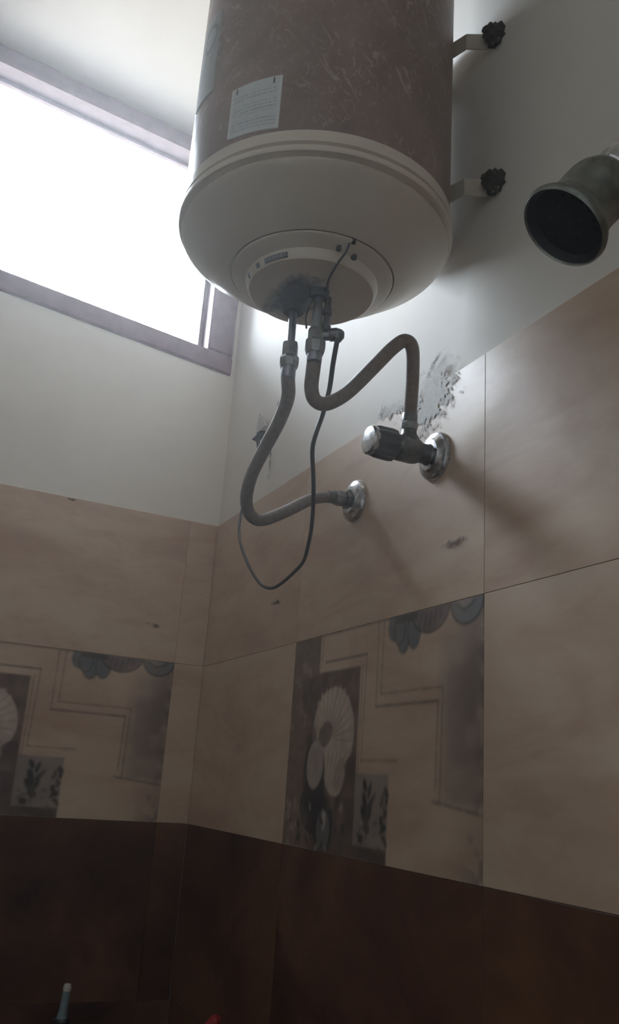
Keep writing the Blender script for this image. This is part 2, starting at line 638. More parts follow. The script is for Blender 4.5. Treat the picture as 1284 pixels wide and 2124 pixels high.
# grey leaf panel
put(rect(0.71, 0.985, 0.0, 0.348), GR, 0.85)
put(rect(0.71, 0.985, 0.0, 0.348) * np.clip((gy - 0.26) / 0.1, 0, 1), (0.30, 0.26, 0.235), 0.6)
put(rect(0.71, 0.985, 0.0, 0.055), (0.09, 0.065, 0.055), 0.9)
for (x, y, rx, ry, ro) in ((0.795, 0.30, .016, .03, .5), (0.835, 0.28, .013, .035, -.3), (0.80, 0.225, .018, .05, .35), (0.855, 0.235, .015, .045, -.7),
                           (0.79, 0.18, .017, .04, .5), (0.835, 0.175, .015, .045, -.5), (0.82, 0.13, .02, .03, 1.1), (0.775, 0.085, .022, .02, .0)):
    put(ell(x, y, rx, ry, ro), DK, 0.95)
put(seg(0.80, 0.30, 0.82, 0.10, 0.008), DK, 0.9)
for k in range(26):
    x, y = r2.uniform(0.93, 0.98), r2.uniform(0.02, 0.30)
    put(ell(x, y, r2.uniform(0.006, 0.014), r2.uniform(0.01, 0.022), r2.uniform(-1.4, 1.4)), DK, 0.85)
for k in range(16):
    x, y = r2.uniform(0.74, 0.93), r2.uniform(0.05, 0.16)
    put(ell(x, y, r2.uniform(0.006, 0.016), r2.uniform(0.005, 0.012), r2.uniform(-1.4, 1.4)), (0.12, 0.10, 0.095), 0.6)
# ruled lines
LN = (0.20, 0.145, 0.115)
for a in ((0.36, 0.862, 0.763, 0.862), (0.763, 0.862, 0.75, 0.40), (0.75, 0.402, 1.045, 0.402), (0.858, 0.99, 0.858, 0.627), (0.903, 0.99, 0.897, 0.678),
          (0.897, 0.678, 1.35, 0.678), (0.858, 0.627, 1.327, 0.626), (1.327, 0.626, 1.32, 0.30), (1.357, 0.678, 1.35, 0.26), (0.73, 0.82, 0.725, 0.35), (0.325, 0.985, 0.32, 0.86)):
    put(seg(*a, 0.009) * np.clip(0.45 + 0.9 * n60, 0, 1), LN, 0.8)
put(seg(0.36, 0.862, 0.763, 0.862, 0.011), (0.14, 0.10, 0.08), 0.6)
put(seg(0.858, 0.627, 1.327, 0.626, 0.012), (0.14, 0.10, 0.08), 0.6)
put(seg(1.303, 0.257, 1.60, 0.225, 0.013) * np.clip(0.5 + n60, 0, 1), (0.12, 0.085, 0.075), 0.75)
put(rect(0.0, TW, 0.990, 1.0), (0.16, 0.115, 0.09), 0.7)
# swag of drapery and feathers along the top right
put(ell(0.99, 0.955, 0.05, 0.065), SW, 0.9)
for (x, y, rx, ry) in ((1.065, 0.925, .05, .085), (1.145, 0.93, .045, .08), (1.03, 0.94, .04, .06)):
    put(ell(x, y, rx + .008, ry + .008), DK, 0.85)
    put(ell(x, y, rx, ry), SW, 0.95)
put(ss(np.maximum(gy - 0.995, np.hypot((gx - 1.26) / 0.14, (gy - 1.0) / 0.105) - 1)), DK, 0.85)
put(ss(np.maximum(gy - 0.995, (np.hypot((gx - 1.26) / 0.13, (gy - 1.0) / 0.095) - 1) * 0.1)), (0.20, 0.165, 0.165), 0.95)
for k in range(5):
    put(seg(1.20 + 0.035 * k, 0.99, 1.18 + 0.038 * k, 0.915 + 0.012 * abs(k - 1), 0.007), (0.09, 0.06, 0.065), 0.85)
put(rect(1.0, 1.17, 0.965, 0.995), DK, 0.75)
put(ss(np.maximum(gy - 0.995, (np.hypot((gx - 1.505) / 0.108, (gy - 0.995) / 0.098) - 1) * 0.1)), DK, 0.85)
put(ss(np.maximum(gy - 0.995, (np.hypot((gx - 1.505) / 0.098, (gy - 0.995) / 0.087) - 1) * 0.1)), (0.20, 0.20, 0.20), 0.95)
put(ss((np.hypot((gx - 1.49) / 0.05, (gy - 1.0) / 0.03) - 1) * 0.03), (0.33, 0.28, 0.26), 0.9)
put(seg(1.445, 0.985, 1.49, 0.955, 0.008), DK, 0.8)
put(seg(1.49, 0.955, 1.56, 0.985, 0.008), DK, 0.8)
pre = ink[..., :3] * ink[..., 3:]                        # worn, slightly bled print
acc = np.concatenate([pre, ink[..., 3:]], -1)
for _ in range(3):
    q = np.pad(acc, ((1, 1), (1, 1), (0, 0)), mode='edge')
    acc = (q[:-2, 1:-1] + q[2:, 1:-1] + q[1:-1, :-2] + q[1:-1, 2:] + 2 * q[1:-1, 1:-1]) / 6
ink[..., :3] = acc[..., :3] / np.maximum(acc[..., 3:], 1e-5)
wear = 0.72 + 0.45 * n14 * 0.6 + 0.45 * n30 * 0.4
ink[..., :3] *= (0.80 + 0.40 * n6 * 0.5 + 0.40 * n30 * 0.5)[..., None]
ink[..., 3] = np.clip(acc[..., 3] * wear, 0, 1)
ink[..., :3] = np.clip(ink[..., :3], 0, 1)


def printed_tile(wall, axis, a0, z0):
    """bevelled slab carrying the printed face; face and edges are one mesh"""
    key = 'print' + axis
    if key not in mesh_cache:
        pad = np.pad(np.arange(NX), 1, mode='edge'), np.pad(np.arange(NY), 1, mode='edge')
        X, Z = gx[np.ix_(pad[1], pad[0])].copy(), gy[np.ix_(pad[1], pad[0])].copy()
        I = ink[np.ix_(pad[1], pad[0])]
        D = np.zeros_like(X)
        D[0, :] = D[-1, :] = D[:, 0] = D[:, -1] = REC * 0.98
        pos = np.stack([X * S, D * S, Z * S], -1) if axis == 'x' else np.stack([-D * S, -(TW - X) * S, Z * S], -1)
        o = grid_mesh('printed_tile', pos, I, M['decor'], smooth=False)
        mesh_cache[key] = o.data
    else:
        o = bpy.data.objects.new('printed_tile', mesh_cache[key])
        C.objects.link(o)
    o.location = U(a0, 0, z0) if axis == 'x' else U(0, -a0, z0)
    o.parent = wall
    return o


ROWS = [(1.0, 1.990), (0.0, 1.0), (-1.0, 0.0), (-2.0, -1.0), (-3.0, -2.0), (-4.0, -3.0), (ZF, -4.0)]
for z0, z1 in ROWS:
    mt = M['tile'] if z0 >= 0 else M['brown']
    for a0, a1 in ((0.0, 1.45), (1.45, 3.06), (3.06, 4.67), (4.67, XF)):
        if z0 == 0.0 and a0 == 1.45:
            tag(printed_tile(wall_right, 'x', 1.45, 0.0), 'beige tile printed with a dark column, pale shell, urn and swag')
        else:
            tile(wall_right, 'x', a0, a1, z0, z1, mt)
    for a0, a1 in ((0.0, 0.205), (0.205, 1.815), (1.815, 3.425), (3.425, -YB)):
        if z0 == 0.0 and a0 == 0.205:
            tag(printed_tile(wall_left, 'y', 0.205, 0.0), 'beige tile printed with shell, ruled squares, swag and leaves')
        else:
            tile(wall_left, 'y', a0, a1, z0, z1, mt)
# joint filler behind the tiles
for wall, pts, mt in ((wall_right, (U(0, REC * 0.9, 0), U(XF, REC * 0.45, 1.985)), 'grout'), (wall_right, (U(0, REC * 0.9, ZF), U(XF, REC * 0.45, 0)), 'brown_grout'),
                      (wall_left, (U(-REC * 0.9, 0, 0), U(-REC * 0.45, YB, 1.985)), 'grout'), (wall_left, (U(-REC * 0.9, 0, ZF), U(-REC * 0.45, YB, 0)), 'brown_grout')):
    bm = bmesh.new()
    box(bm, *pts)
    obj('grout', bm, M[mt], wall, smooth=0)


# smears, stains and torn plaster on the walls
def patch(name, wall, axis, cx, cz, rx, rz, mat, tilt=0.0, off=0.004, n=28):
    t = np.linspace(-1, 1, n)
    px, pz = np.meshgrid(t, t)
    c, s = math.cos(tilt), math.sin(tilt)
    A = cx + px * rx * c - pz * rz * s
    Zz = cz + px * rx * s + pz * rz * c
    rr = np.hypot(px, pz)
    inkp = np.zeros((n, n, 4))
    inkp[..., 3] = np.clip(1 - rr, 0, 1) ** 0.8 * 0.46 - np.where(rr >= 1, 1.0, 0)
    inkp[..., 3] = np.clip(inkp[..., 3], 0, 1)
    D = np.full_like(A, -off)
    pos = np.stack([A * S, D * S, Z0 + Zz * S], -1) if axis == 'x' else np.stack([-D * S, -A * S, Z0 + Zz * S], -1)
    return grid_mesh(name, pos, inkp, mat, wall)


patch('cement_smear', wall_right, 'x', 2.66, 1.93, 0.36, 0.24, M['cement'], 0.2)
patch('cement_smear', wall_right, 'x', 2.40, 2.00, 0.22, 0.07, M['cement'], 0.0)
patch('smudge', wall_right, 'x', 2.70, 2.10, 0.13, 0.030, M['soot'], 0.55)
patch('smudge', wall_right, 'x', 2.26, 2.03, 0.07, 0.05, M['soot'], 0.2)
patch('stain', wall_right, 'x', 2.88, 1.235, 0.13, 0.028, M['stain'], 0.0)
patch('stain', wall_right, 'x', 1.156, 1.262, 0.12, 0.025, M['stain'], -0.05)
patch('stain', wall_left, 'y', 0.372, 1.227, 0.07, 0.025, M['stain'], 0.25)
patch('stain', wall_left, 'y', 1.03, 1.975, 0.05, 0.015, M['stain'], 0.0)
patch('smudge', wall_right, 'x', 0.875, 2.22, 0.025, 0.22, M['soot'], 0.0)
patch('smudge', wall_right, 'x', 0.93, 2.56, 0.035, 0.09, M['soot'], -0.3)
bm = bmesh.new()
extrude_poly(bm, [U(0.598, REC, 2.637), U(0.655, REC - 0.02, 2.60), U(0.745, REC - 0.03, 2.548), U(0.816, REC - 0.03, 2.465), U(0.699, REC - 0.035, 2.462), U(0.625, REC - 0.02, 2.48)], (0, -0.003, 0))
obj('plaster_flake', bm, M['flake'], wall_right, smooth=0)
bm = bmesh.new()
extrude_poly(bm, [U(0.489, REC, 2.489), U(0.56, REC, 2.492), U(0.625, REC, 2.505), U(0.723, REC, 2.468), U(0.672, REC, 2.436), U(0.640, REC, 2.425), U(0.602, REC, 2.385), U(0.585, REC, 2.44)], (0, -0.0012, 0))
obj('cable_hole', bm, M['hole'], wall_right, smooth=0)

# ------------------------------------------------------------------ window
FD = 0.24
window = bpy.data.objects.new('window_1', None)
C.objects.link(window)
window.location = U(0, (WY0 + WY1) / 2, WZ0)
tag(window, 'bright ventilator window with a dark wooden frame in the corner under the ceiling', kind='structure')
FW = 0.15
SW_ = 0.20


def bar(name, a, b, bev=0.004):
    bm = bmesh.new()
    box(bm, a, b, bev)
    slope(bm)
    return obj(name, bm, M['frame'], window, smooth=0)


bar('frame_rail', U(0.012, WY0, WZ0), U(-FD, WY1, WZ0 + FW))
bar('frame_rail', U(0.012, WY0, WZ1 - FW), U(-FD, WY1, WZ1))
bar('frame_stile', U(0.011, WY0, WZ0 + FW), U(-FD, WY0 - SW_, WZ1 - FW))
bar('frame_stile', U(0.011, WY1 + SW_, WZ0 + FW), U(-FD, WY1, WZ1 - FW))
bm = bmesh.new()                                   # glazing bead, a thin step inside the frame
b0, b1, b2, b3 = WY0 - SW_, WY1 + SW_, WZ0 + FW, WZ1 - FW
for a, b in (((b0, b2), (b0 - 0.035, b3)), ((b1 + 0.035, b2), (b1, b3)), ((b0 - 0.035, b2), (b1 + 0.035, b2 + 0.03)), ((b0 - 0.035, b3 - 0.03), (b1 + 0.035, b3))):
    box(bm, U(-0.15, a[0], a[1]), U(-0.195, b[0], b[1]), 0.002)
slope(bm)
obj('glazing_bead', bm, M['frame'], window, smooth=0)
bm = bmesh.new()
box(bm, U(-0.196, b0, b2), U(-0.21, b1, b3))
slope(bm)
obj('pane', bm, M['glass'], window, smooth=0)

# ------------------------------------------------------------------ water heater
HX, HY, R = 2.84, -0.69, 0.54
heater = thing('water_heater', 'brown grained wall-mounted water heater with ivory end cap beside the window', 'water heater', U(HX, HY, 2.12))
AX = U(HX, HY, 0)
AX.z = 0


def zz(z):
    return Z0 + z * S


def turned(name, prof, mat, parent=None, seg=96, smooth=35):
    bm = bmesh.new()
    lathe(bm, AX, (0, 0, 1), [(r * S, zz(z)) for r, z in prof], seg)
    return obj(name, bm, mat, parent or heater, smooth)


ZT = 4.75
turned('tank_body', [(0, 2.40), (R - 0.03, 2.40), (R, 2.44), (R, ZT - 0.15), (0, ZT - 0.15)], M['tank'])
cap = turned('end_cap', [(R + 0.002, 2.468), (R + 0.009, 2.462), (R + 0.010, 2.416), (R - 0.004, 2.410), (R - 0.004, 2.401), (R + 0.013, 2.397), (R + 0.013, 2.382),
                         (R + 0.010, 2.376), (R - 0.018, 2.372), (R - 0.020, 2.356), (R - 0.004, 2.350), (R - 0.014, 2.338), (R - 0.045, 2.318), (0.47, 2.300), (0.43, 2.270), (0.385, 2.240), (0.345, 2.221),
                         (0.328, 2.214), (0.326, 2.222), (0.0, 2.222)], M['cream'], smooth=25)
cap['label'] = 'ivory plastic bottom cap with two ribs'
turned('end_cap', [(R + 0.002, ZT - 0.25), (R + 0.012, ZT - 0.24), (R + 0.012, ZT - 0.16), (0.50, ZT - 0.06), (0.36, ZT), (0, ZT + 0.02)], M['cream'], smooth=25)
cover = turned('flange_cover', [(0.0, 2.215), (0.321, 2.215), (0.321, 2.207), (0.316, 2.203), (0.300, 2.197), (0.275, 2.186), (0.265, 2.181), (0.259, 2.168), (0.252, 2.150), (0.247, 2.145), (0.20, 2.143), (0.0, 2.143)],
               M['cream'], smooth=25)


def on_cyl(az, z, r):
    a = math.radians(az)
    return U(HX + r * math.cos(a), HY + r * math.sin(a), z)


def cyl_patch(name, az0, az1, zfn, r, n, inkfn, mat, parent=heater, rfn=None):
    """print wrapped round the tank, with a thin edge"""
    u, v = np.meshgrid(np.linspace(0, 1, n[0]), np.linspace(0, 1, n[1]))
    I = inkfn(u, v)
    az = np.radians(az0 + (az1 - az0) * u)
    rr = np.full_like(u, r) if rfn is None else rfn(v)
    rr[0, :] -= 0.006
    rr[-1, :] -= 0.006
    rr[:, 0] -= 0.006
    rr[:, -1] -= 0.006
    Z = zfn(u, v)
    pos = np.stack([(HX + rr * np.cos(az)) * S, (HY + rr * np.sin(az)) * S, Z0 + Z * S], -1)
    return grid_mesh(name, pos, I, mat, parent)


def rating_ink(u, v):
    I = np.zeros(u.shape + (4,))
    rg = np.random.RandomState(2)
    I[..., :3] = (0.22, 0.24, 0.24)
    row = (v * 15).astype(int)
    fr = v * 15 - row
    colr = rg.rand(40, 64)
    k = (u * 62).astype(int)
    txt = (fr > 0.3) & (fr < 0.75) & (colr[row, k] > 0.30) & (u > 0.09) & (u < 0.92) & (v > 0.05) & (v < 0.86)
    I[..., 3] = np.where(txt, 0.55, 0.0)
    for y in (0.33, 0.62, 0.83):                       # pale bands between the text blocks
        I[..., 3] = np.where((np.abs(v - y) < 0.03), 0.0, I[..., 3])
    edge = (u < 0.06) | (u > 0.95) | (v < 0.03) | (v > 0.965)
    I[..., 3] = np.where(edge, 0.6, I[..., 3])
    I[edge, :3] = (0.60, 0.60, 0.58)
    for x in (0.125, 0.855):                           # two black slots near the upper corners
        d = (np.abs(u - x) < 0.014) & (v > 0.86) & (v < 0.965)
        I[d] = (0.015, 0.016, 0.016, 1.0)
    return I


cyl_patch('rating_sticker', -64.0, -41.2, lambda u, v: 2.497 + v * 0.222 - 0.014 * u * (1 - v), R + 0.004, (110, 110), rating_ink, M['sticker'])['label'] = 'pale grey rating sticker with rows of small print'


def emblem_ink(u, v):
    I = np.zeros(u.shape + (4,))
    I[..., :3] = (0.14, 0.16, 0.15)
    d = np.hypot((u - 0.6) / 0.34, (v - 0.72) / 0.17)
    I[..., 3] = np.where((d < 1.0) & (d > 0.72), 0.75, 0)
    rg = np.random.RandomState(4)
    lines = (np.abs(u * 0.5 - v + 0.28) < 0.05) | (np.abs(u * 0.5 - v + 0.1) < 0.035)
    I[..., 3] = np.where(lines & (rg.rand(*u.shape) > 0.4), 0.55, I[..., 3])
    return I


cyl_patch('emblem_sticker', -97.0, -77.5, lambda u, v: 2.82 + v * 0.42 - 0.02 * u, R + 0.004, (40, 80), emblem_ink, M['emblem'])['label'] = 'pale emblem sticker with an oval ring'

# name plate, two marks and small fixings on the cover rim


def plate_ink(u, v):
    I = np.zeros(u.shape + (4,))
    I[..., :3] = (0.20, 0.20, 0.21)
    k = (u * 6).astype(int)
    fr = u * 6 - k
    I[..., 3] = np.where((v > 0.28) & (v < 0.78) & (fr > 0.15) & (fr < 0.85) & (u > 0.05) & (u < 0.9), 0.7, 0)
    return I


def rim_r(zlo, zhi):                                    # follows the sloping rim of the cover
    zs, rs = [2.143, 2.150, 2.168, 2.181, 2.19], [0.247, 0.252, 0.259, 0.265, 0.285]
    return lambda v: np.interp(zlo + (zhi - zlo) * v, zs, rs) + 0.0035


cyl_patch('name_plate', -70.0, -46.0, lambda u, v: 2.150 + 0.021 * v, 0.26, (60, 14), plate_ink, M['plate'], rfn=rim_r(2.150, 2.171))['label'] = 'dark name plate on the cover rim'
for a0, a1 in ((-81.5, -76.0), (-98.5, -94.5)):
    cyl_patch('round_mark', a0, a1, lambda u, v: 2.149 + 0.024 * v, 0.26, (8, 8), lambda u, v: np.zeros(u.shape + (4,)), M['plate'], rfn=rim_r(2.149, 2.173))
for x, y, z, r in ((3.121, -0.717, 2.183, 0.010), (3.105, -0.645, 2.181, 0.012), (2.818, -0.455, 2.183, 0.008), (3.155, -0.675, 2.208, 0.009)):
    bm = bmesh.new()
    lathe(bm, U(x, y, z + 0.012), (0, 0, -1), [(0, 0), (r * S, 0), (r * S, 0.0055), (r * S * 0.6, 0.0065), (0, 0.0065)], 12)
    obj('screw', bm, M['rust'], heater)
bm = bmesh.new()                                        # thin lead from the thermostat hole over the cover
tube(bm, spline([U(3.155, -0.69, 2.198), U(3.13, -0.69, 2.174), U(3.09, -0.70, 2.148), U(3.00, -0.69, 2.132), U(2.93, -0.665, 2.130), U(2.885, -0.66, 2.140)], 6), 0.0045 * S, 8)
obj('thermostat_lead', bm, M['dark'], heater)

NL, NR = (2.725, -0.711), (2.877, -0.672)
for (x, y), rr, nm in ((NL, 0.052, 'pipe_collar'), (NR, 0.040, 'pipe_collar')):
    bm = bmesh.new()
    lathe(bm, U(x, y, 2.145), (0, 0, -1), [(0, 0), (rr * S * 1.05, 0), (rr * S, 0.006), (rr * S * 0.8, 0.0095), (0, 0.0095)], 24)
    obj(nm, bm, M['dark'], heater)
bm = bmesh.new()
lathe(bm, U(NL[0], NL[1], 2.12), (0, 0, -1), [(0, 0), (0.0165 * S, 0), (0.0165 * S, 0.155 * S), (0, 0.155 * S)], 20)
obj('outlet_pipe', bm, M['steel'], heater)
bm = bmesh.new()
lathe(bm, U(NR[0], NR[1], 2.12), (0, 0, -1), [(0, 0), (0.016 * S, 0), (0.016 * S, 0.03 * S), (0, 0.03 * S)], 20)
obj('inlet_pipe', bm, M['steel'], heater)
gt = np.linspace(-1, 1, 36)                              # dark grime on the cover round the two pipes
gpx, gpy = np.meshgrid(gt, gt)
gi = np.zeros((36, 36, 4))
gi[..., 3] = np.clip(1 - np.hypot(gpx, gpy), 0, 1) ** 0.7 * 0.62
gpos = np.stack([(2.79 + 0.20 * gpx) * S, (-0.745 + 0.125 * gpy) * S, np.full_like(gpx, zz(2.1415))], -1)
grid_mesh('grime', gpos, gi, M['grime'], heater)


# hanging straps with their anchor bolts
def strap_path(z, sgn):
    pts = [(HX + sgn * 0.05, -0.145), (HX + sgn * 0.12, -0.128), (HX + sgn * 0.20, -0.100), (HX + sgn * 0.245, -0.018), (HX + sgn * 0.318, -0.012)]
    return [U(x, y, z) for x, y in pts]


for z in (2.76, 3.55):
    for sgn in (1, -1):
        bm = bmesh.new()
        P = strap_path(z, sgn)
        h = Vector((0, 0, 0.042 * S))
        th = 0.004 * S
        rows = []
        for i, p in enumerate(P):
            t = (P[min(i + 1, len(P) - 1)] - P[max(i - 1, 0)]).normalized()
            nrm = Vector((-t.y, t.x, 0)) * th
            rows.append([bm.verts.new(q) for q in (p - h + nrm, p + h + nrm, p + h - nrm, p - h - nrm)])
        for a, b in zip(rows, rows[1:]):
            for k in range(4):
                bm.faces.new((a[k], a[(k + 1) % 4], b[(k + 1) % 4], b[k]))
        bm.faces.new(rows[0])
        bm.faces.new(rows[-1][::-1])
        st = obj('mounting_strap', bm, M['strap'], heater, smooth=0)
        q = U(HX + sgn * 0.295, 0, z)
        bm = bmesh.new()
        lathe(bm, q + Vector((0, REC * S, 0)), (0, -1, 0), [(0, 0), (0.050 * S, 0), (0.062 * S, 0.0095), (0.048 * S, 0.0125), (0, 0.0125)], 14, (7, 0.30))
        lathe(bm, q + Vector((0, -0.007, 0)), (0, -1, 0), [(0, 0), (0.042 * S, 0), (0.040 * S, 0.010), (0, 0.010)], 6)
        lathe(bm, q + Vector((0, -0.014, 0)), (0, -1, 0), [(0, 0), (0.018 * S, 0), (0.019 * S, 0.008), (0.010 * S, 0.010), (0, 0.010)], 10, (5, 0.3))
        obj('anchor_bolt', bm, M['rust'], heater, smooth=20)
bm = bmesh.new()                                         # unseen plate added to block window light leaking behind the tank
box(bm, U(HX - 0.30, -0.19, 2.60), U(HX - 0.07, -0.03, 3.72), 0.002)
obj('gap_light_block', bm, M['strap'], heater, smooth=0)
bm = bmesh.new()
tube(bm, spline([U(3.07, -0.17, 4.45), U(3.065, -0.185, 4.1), U(3.06, -0.19, 3.85), U(3.045, -0.19, 3.72), U(3.01, -0.18, 3.60)], 6), 0.011 * S, 8)
obj('power_lead', bm, M['cable'], heater)

# ------------------------------------------------------------------ safety valve below the right-hand nipple
sv = thing('safety_valve', 'slim grey metal safety valve between heater inlet and bent hose', 'valve', U(NR[0], NR[1], 1.92))
bm = bmesh.new()
lathe(bm, U(NR[0], NR[1], 2.088), (0, 0, -1), [(0, 0), (0.016 * S, 0), (0.019 * S, 0.02 * S), (0.026 * S, 0.115 * S), (0.026 * S, 0.15 * S), (0, 0.15 * S)], 24)
obj('body', bm, M['brass'], sv)
bm = bmesh.new()
lathe(bm, U(NR[0], NR[1], 1.975), (0, 0, -1), [(0, 0), (0.030 * S, 0), (0.034 * S, 0.004), (0.034 * S, 0.062 * S), (0.030 * S, 0.075 * S), (0, 0.075 * S)], 6)
obj('hex_nut', bm, M['brass'], sv, smooth=0)
vd = Vector((0.45, 0.893, 0))                            # the side branch points along the wall, away from the window
bm = bmesh.new()
o0 = U(NR[0], NR[1], 1.945)
lathe(bm, o0, (0.45, 0.89, 0.18), [(0, 0), (0.019 * S, 0.0), (0.021 * S, 0.05 * S), (0.026 * S, 0.055 * S), (0.026 * S, 0.085 * S), (0, 0.085 * S)], 20)
lathe(bm, o0 + Vector((0.45, 0.89, 0.25)).normalized() * 0.088 * S - Vector((0, 0, 0.012 * S)), (0.1, 0.3, 1), [(0, -0.022 * S), (0.020 * S, -0.020 * S), (0.026 * S, 0), (0.020 * S, 0.020 * S), (0, 0.024 * S)], 16)
obj('drain_branch', bm, M['dchrome'], sv)
bm = bmesh.new()
lv = U(NR[0], NR[1], 2.085) + vd * 0.038 * S
tube(bm, [lv + Vector((0, 0, 0.01)), lv, lv - Vector((0, 0, 0.018)), lv - Vector((0, 0, 0.036))], 0.013 * S, 10)
lathe(bm, lv - Vector((0, 0, 0.006)), (0, 0, -1), [(0, 0), (0.019 * S, 0), (0.019 * S, 0.006), (0, 0.006)], 12)
lathe(bm, lv - Vector((0, 0, 0.028)), (0, 0, -1), [(0, 0), (0.018 * S, 0), (0.018 * S, 0.006), (0, 0.006)], 12)
obj('test_lever', bm, M['knob'], sv)
bm = bmesh.new()
tube(bm, spline([U(NR[0] - 0.01, NR[1] - 0.02, 2.13), U(NR[0] - 0.02, NR[1] - 0.028, 2.08), U(NR[0] - 0.03, NR[1] - 0.036, 2.03), U(NR[0] - 0.028, NR[1] - 0.03, 1.985)], 5), 0.004 * S, 8)
obj('lead_wire', bm, M['dark'], sv)


# ------------------------------------------------------------------ hoses
def union(bm, p, axis, hexr, ringr, ferr, h1=0.06, h2=0.042, h3=0.06):
    a = Vector(axis).normalized()
    lathe(bm, p, a, [(0, 0), (hexr * S * 0.9, 0), (hexr * S, 0.003), (hexr * S, h1 * S), (0, h1 * S)], 6)
    return p + a * h1 * S


def hose(name, label, path, r, top, bottom, group):
    t = thing(name, label, 'hose', Vector(path[0]), group)
    bm = bmesh.new()
    tube(bm, path, r, 16)
    obj('tube', bm, M['hose'], t, smooth=60)
    for kind, p, a, hr, length in top + bottom:
        bm = bmesh.new()
        if kind == 'hex_nut':
            lathe(bm, p, a, [(0, 0), (hr * 0.88, 0), (hr, 0.0025), (hr, length - 0.0015), (hr * 0.9, length), (0, length)], 6)
            obj('hex_nut', bm, M['brass'], t, smooth=0)
        elif kind == 'ring_nut':
            lathe(bm, p, a, [(0, 0), (hr * 0.92, 0), (hr, 0.003), (hr, length * 0.6), (hr * 0.84, length), (0, length)], 8)
            obj('ring_nut', bm, M['brass'], t, smooth=0)
        else:
            lathe(bm, p, a, [(0, 0), (hr, 0), (hr, length - 0.002), (hr * 0.93, length), (0, length)], 24)
            obj('ferrule', bm, M['dchrome' if kind == 'ferrule' else 'steel'], t)
    return t


HR = 0.0285 * S
DN = (0, 0, -1)
L0 = U(NL[0], NL[1], 1.975)
pl_ = [U(NL[0], NL[1], 1.90), U(NL[0] - 0.005, NL[1] + 0.002, 1.825), U(2.665, -0.679, 1.770), U(2.554, -0.661, 1.710), U(2.393, -0.654, 1.635), U(2.256, -0.647, 1.560), U(2.147, -0.62, 1.486), U(2.085, -0.568, 1.435),
       U(2.066, -0.499, 1.431), U(2.05, -0.376, 1.503), U(2.038, -0.262, 1.582), U(2.031, -0.182, 1.617), U(2.027, -0.11, 1.632), U(2.027, -0.085, 1.634)]
hose('connection_hose', 'grey-brown hose looping from heater outlet to the lower chrome wall flange', spline(pl_, 7), HR,
     [('hex_nut', L0, DN, 0.034 * S, 0.066 * S), ('ring_nut', L0 - Vector((0, 0, 0.066 * S)), DN, 0.041 * S, 0.045 * S), ('ferrule_top', L0 - Vector((0, 0, 0.10 * S)), DN, 0.0295 * S, 0.06 * S)],
     [('ferrule', U(2.029, -0.155, 1.626), (0, 1, 0.1), 0.0305 * S, 0.03 * S), ('ring_nut', U(2.028, -0.118, 1.631), (0, 1, 0.05), 0.041 * S, 0.055 * S)], 'heater connection hoses')
R0 = U(NR[0], NR[1], 1.925)
pr_ = [U(NR[0], NR[1], 1.90), U(NR[0] - 0.003, -0.669, 1.868), U(2.838, -0.656, 1.815), U(2.80, -0.64, 1.764), U(2.779, -0.61, 1.728), U(2.784, -0.56, 1.725), U(2.804, -0.484, 1.784), U(2.837, -0.387, 1.911), U(2.862, -0.315, 2.009),
       U(2.876, -0.268, 2.050), U(2.871, -0.229, 2.030), U(2.819, -0.19, 1.946), U(2.765, -0.159, 1.856), U(2.730, -0.1415, 1.80), U(2.7265, -0.14, 1.77)]
hose('connection_hose', 'grey-brown hose bent from the safety valve up and over to the angle valve', spline(pr_, 7), HR,
     [('ring_nut', R0, DN, 0.042 * S, 0.055 * S), ('ferrule_top', R0 - Vector((0, 0, 0.045 * S)), DN, 0.0295 * S, 0.045 * S)],
     [('ring_nut', U(2.727, -0.14, 1.735), (0, 0, 1), 0.037 * S, 0.045 * S), ('ferrule', U(2.728, -0.1405, 1.775), (0.1, -0.03, 1), 0.033 * S, 0.035 * S)], 'heater connection hoses')

# ------------------------------------------------------------------ cable
cp = [(2.925, -0.601, 1.945), (2.852, -0.578, 1.871), (2.795, -0.556, 1.815), (2.76, -0.545, 1.784), (2.688, -0.529, 1.724), (2.66, -0.543, 1.634), (2.596, -0.521, 1.593), (2.498, -0.463, 1.531), (2.409, -0.414, 1.48),
      (2.254, -0.338, 1.399), (2.134, -0.291, 1.343), (2.015, -0.254, 1.29), (1.901, -0.248, 1.257), (1.752, -0.251, 1.223), (1.665, -0.264, 1.216), (1.583, -0.284, 1.247), (1.469, -0.299, 1.339), (1.333, -0.303, 1.472),
      (1.218, -0.292, 1.602), (1.118, -0.255, 1.736), (1.02, -0.205, 1.876), (0.92, -0.149, 2.023), (0.773, -0.063, 2.248), (0.66, -0.002, 2.43)]
path = spline([U(*p) for p in cp], 5)
bm = bmesh.new()
n_ = len(path)
tube(bm, path, [S * (0.0105 - 0.004 * i / n_) for i in range(n_)], 10)
cable = obj('hanging_cable', bm, M['cable'], smooth=60)
tag(cable, 'thin dark grey cable looping from the safety valve behind the hoses', 'cable')

# ------------------------------------------------------------------ angle valve
VX, VZ = 2.726, 1.647
av = thing('angle_valve', 'angle stop valve with round wall flange and chrome-tipped dark knob', 'valve', U(VX, 0, VZ))
OUT = (0, -1, 0)


def escutcheon(parent, x, z, r, mat):
    bm = bmesh.new()
    lathe(bm, U(x, 0, z), OUT, [(0, 0), (r * S, 0), (r * S, 0.003), (r * S * 0.93, 0.0065), (r * S * 0.72, 0.009), (r * S * 0.62, 0.0125), (r * S * 0.45, 0.0135), (0, 0.0135)], 48)
    return obj('flange', bm, mat, parent)


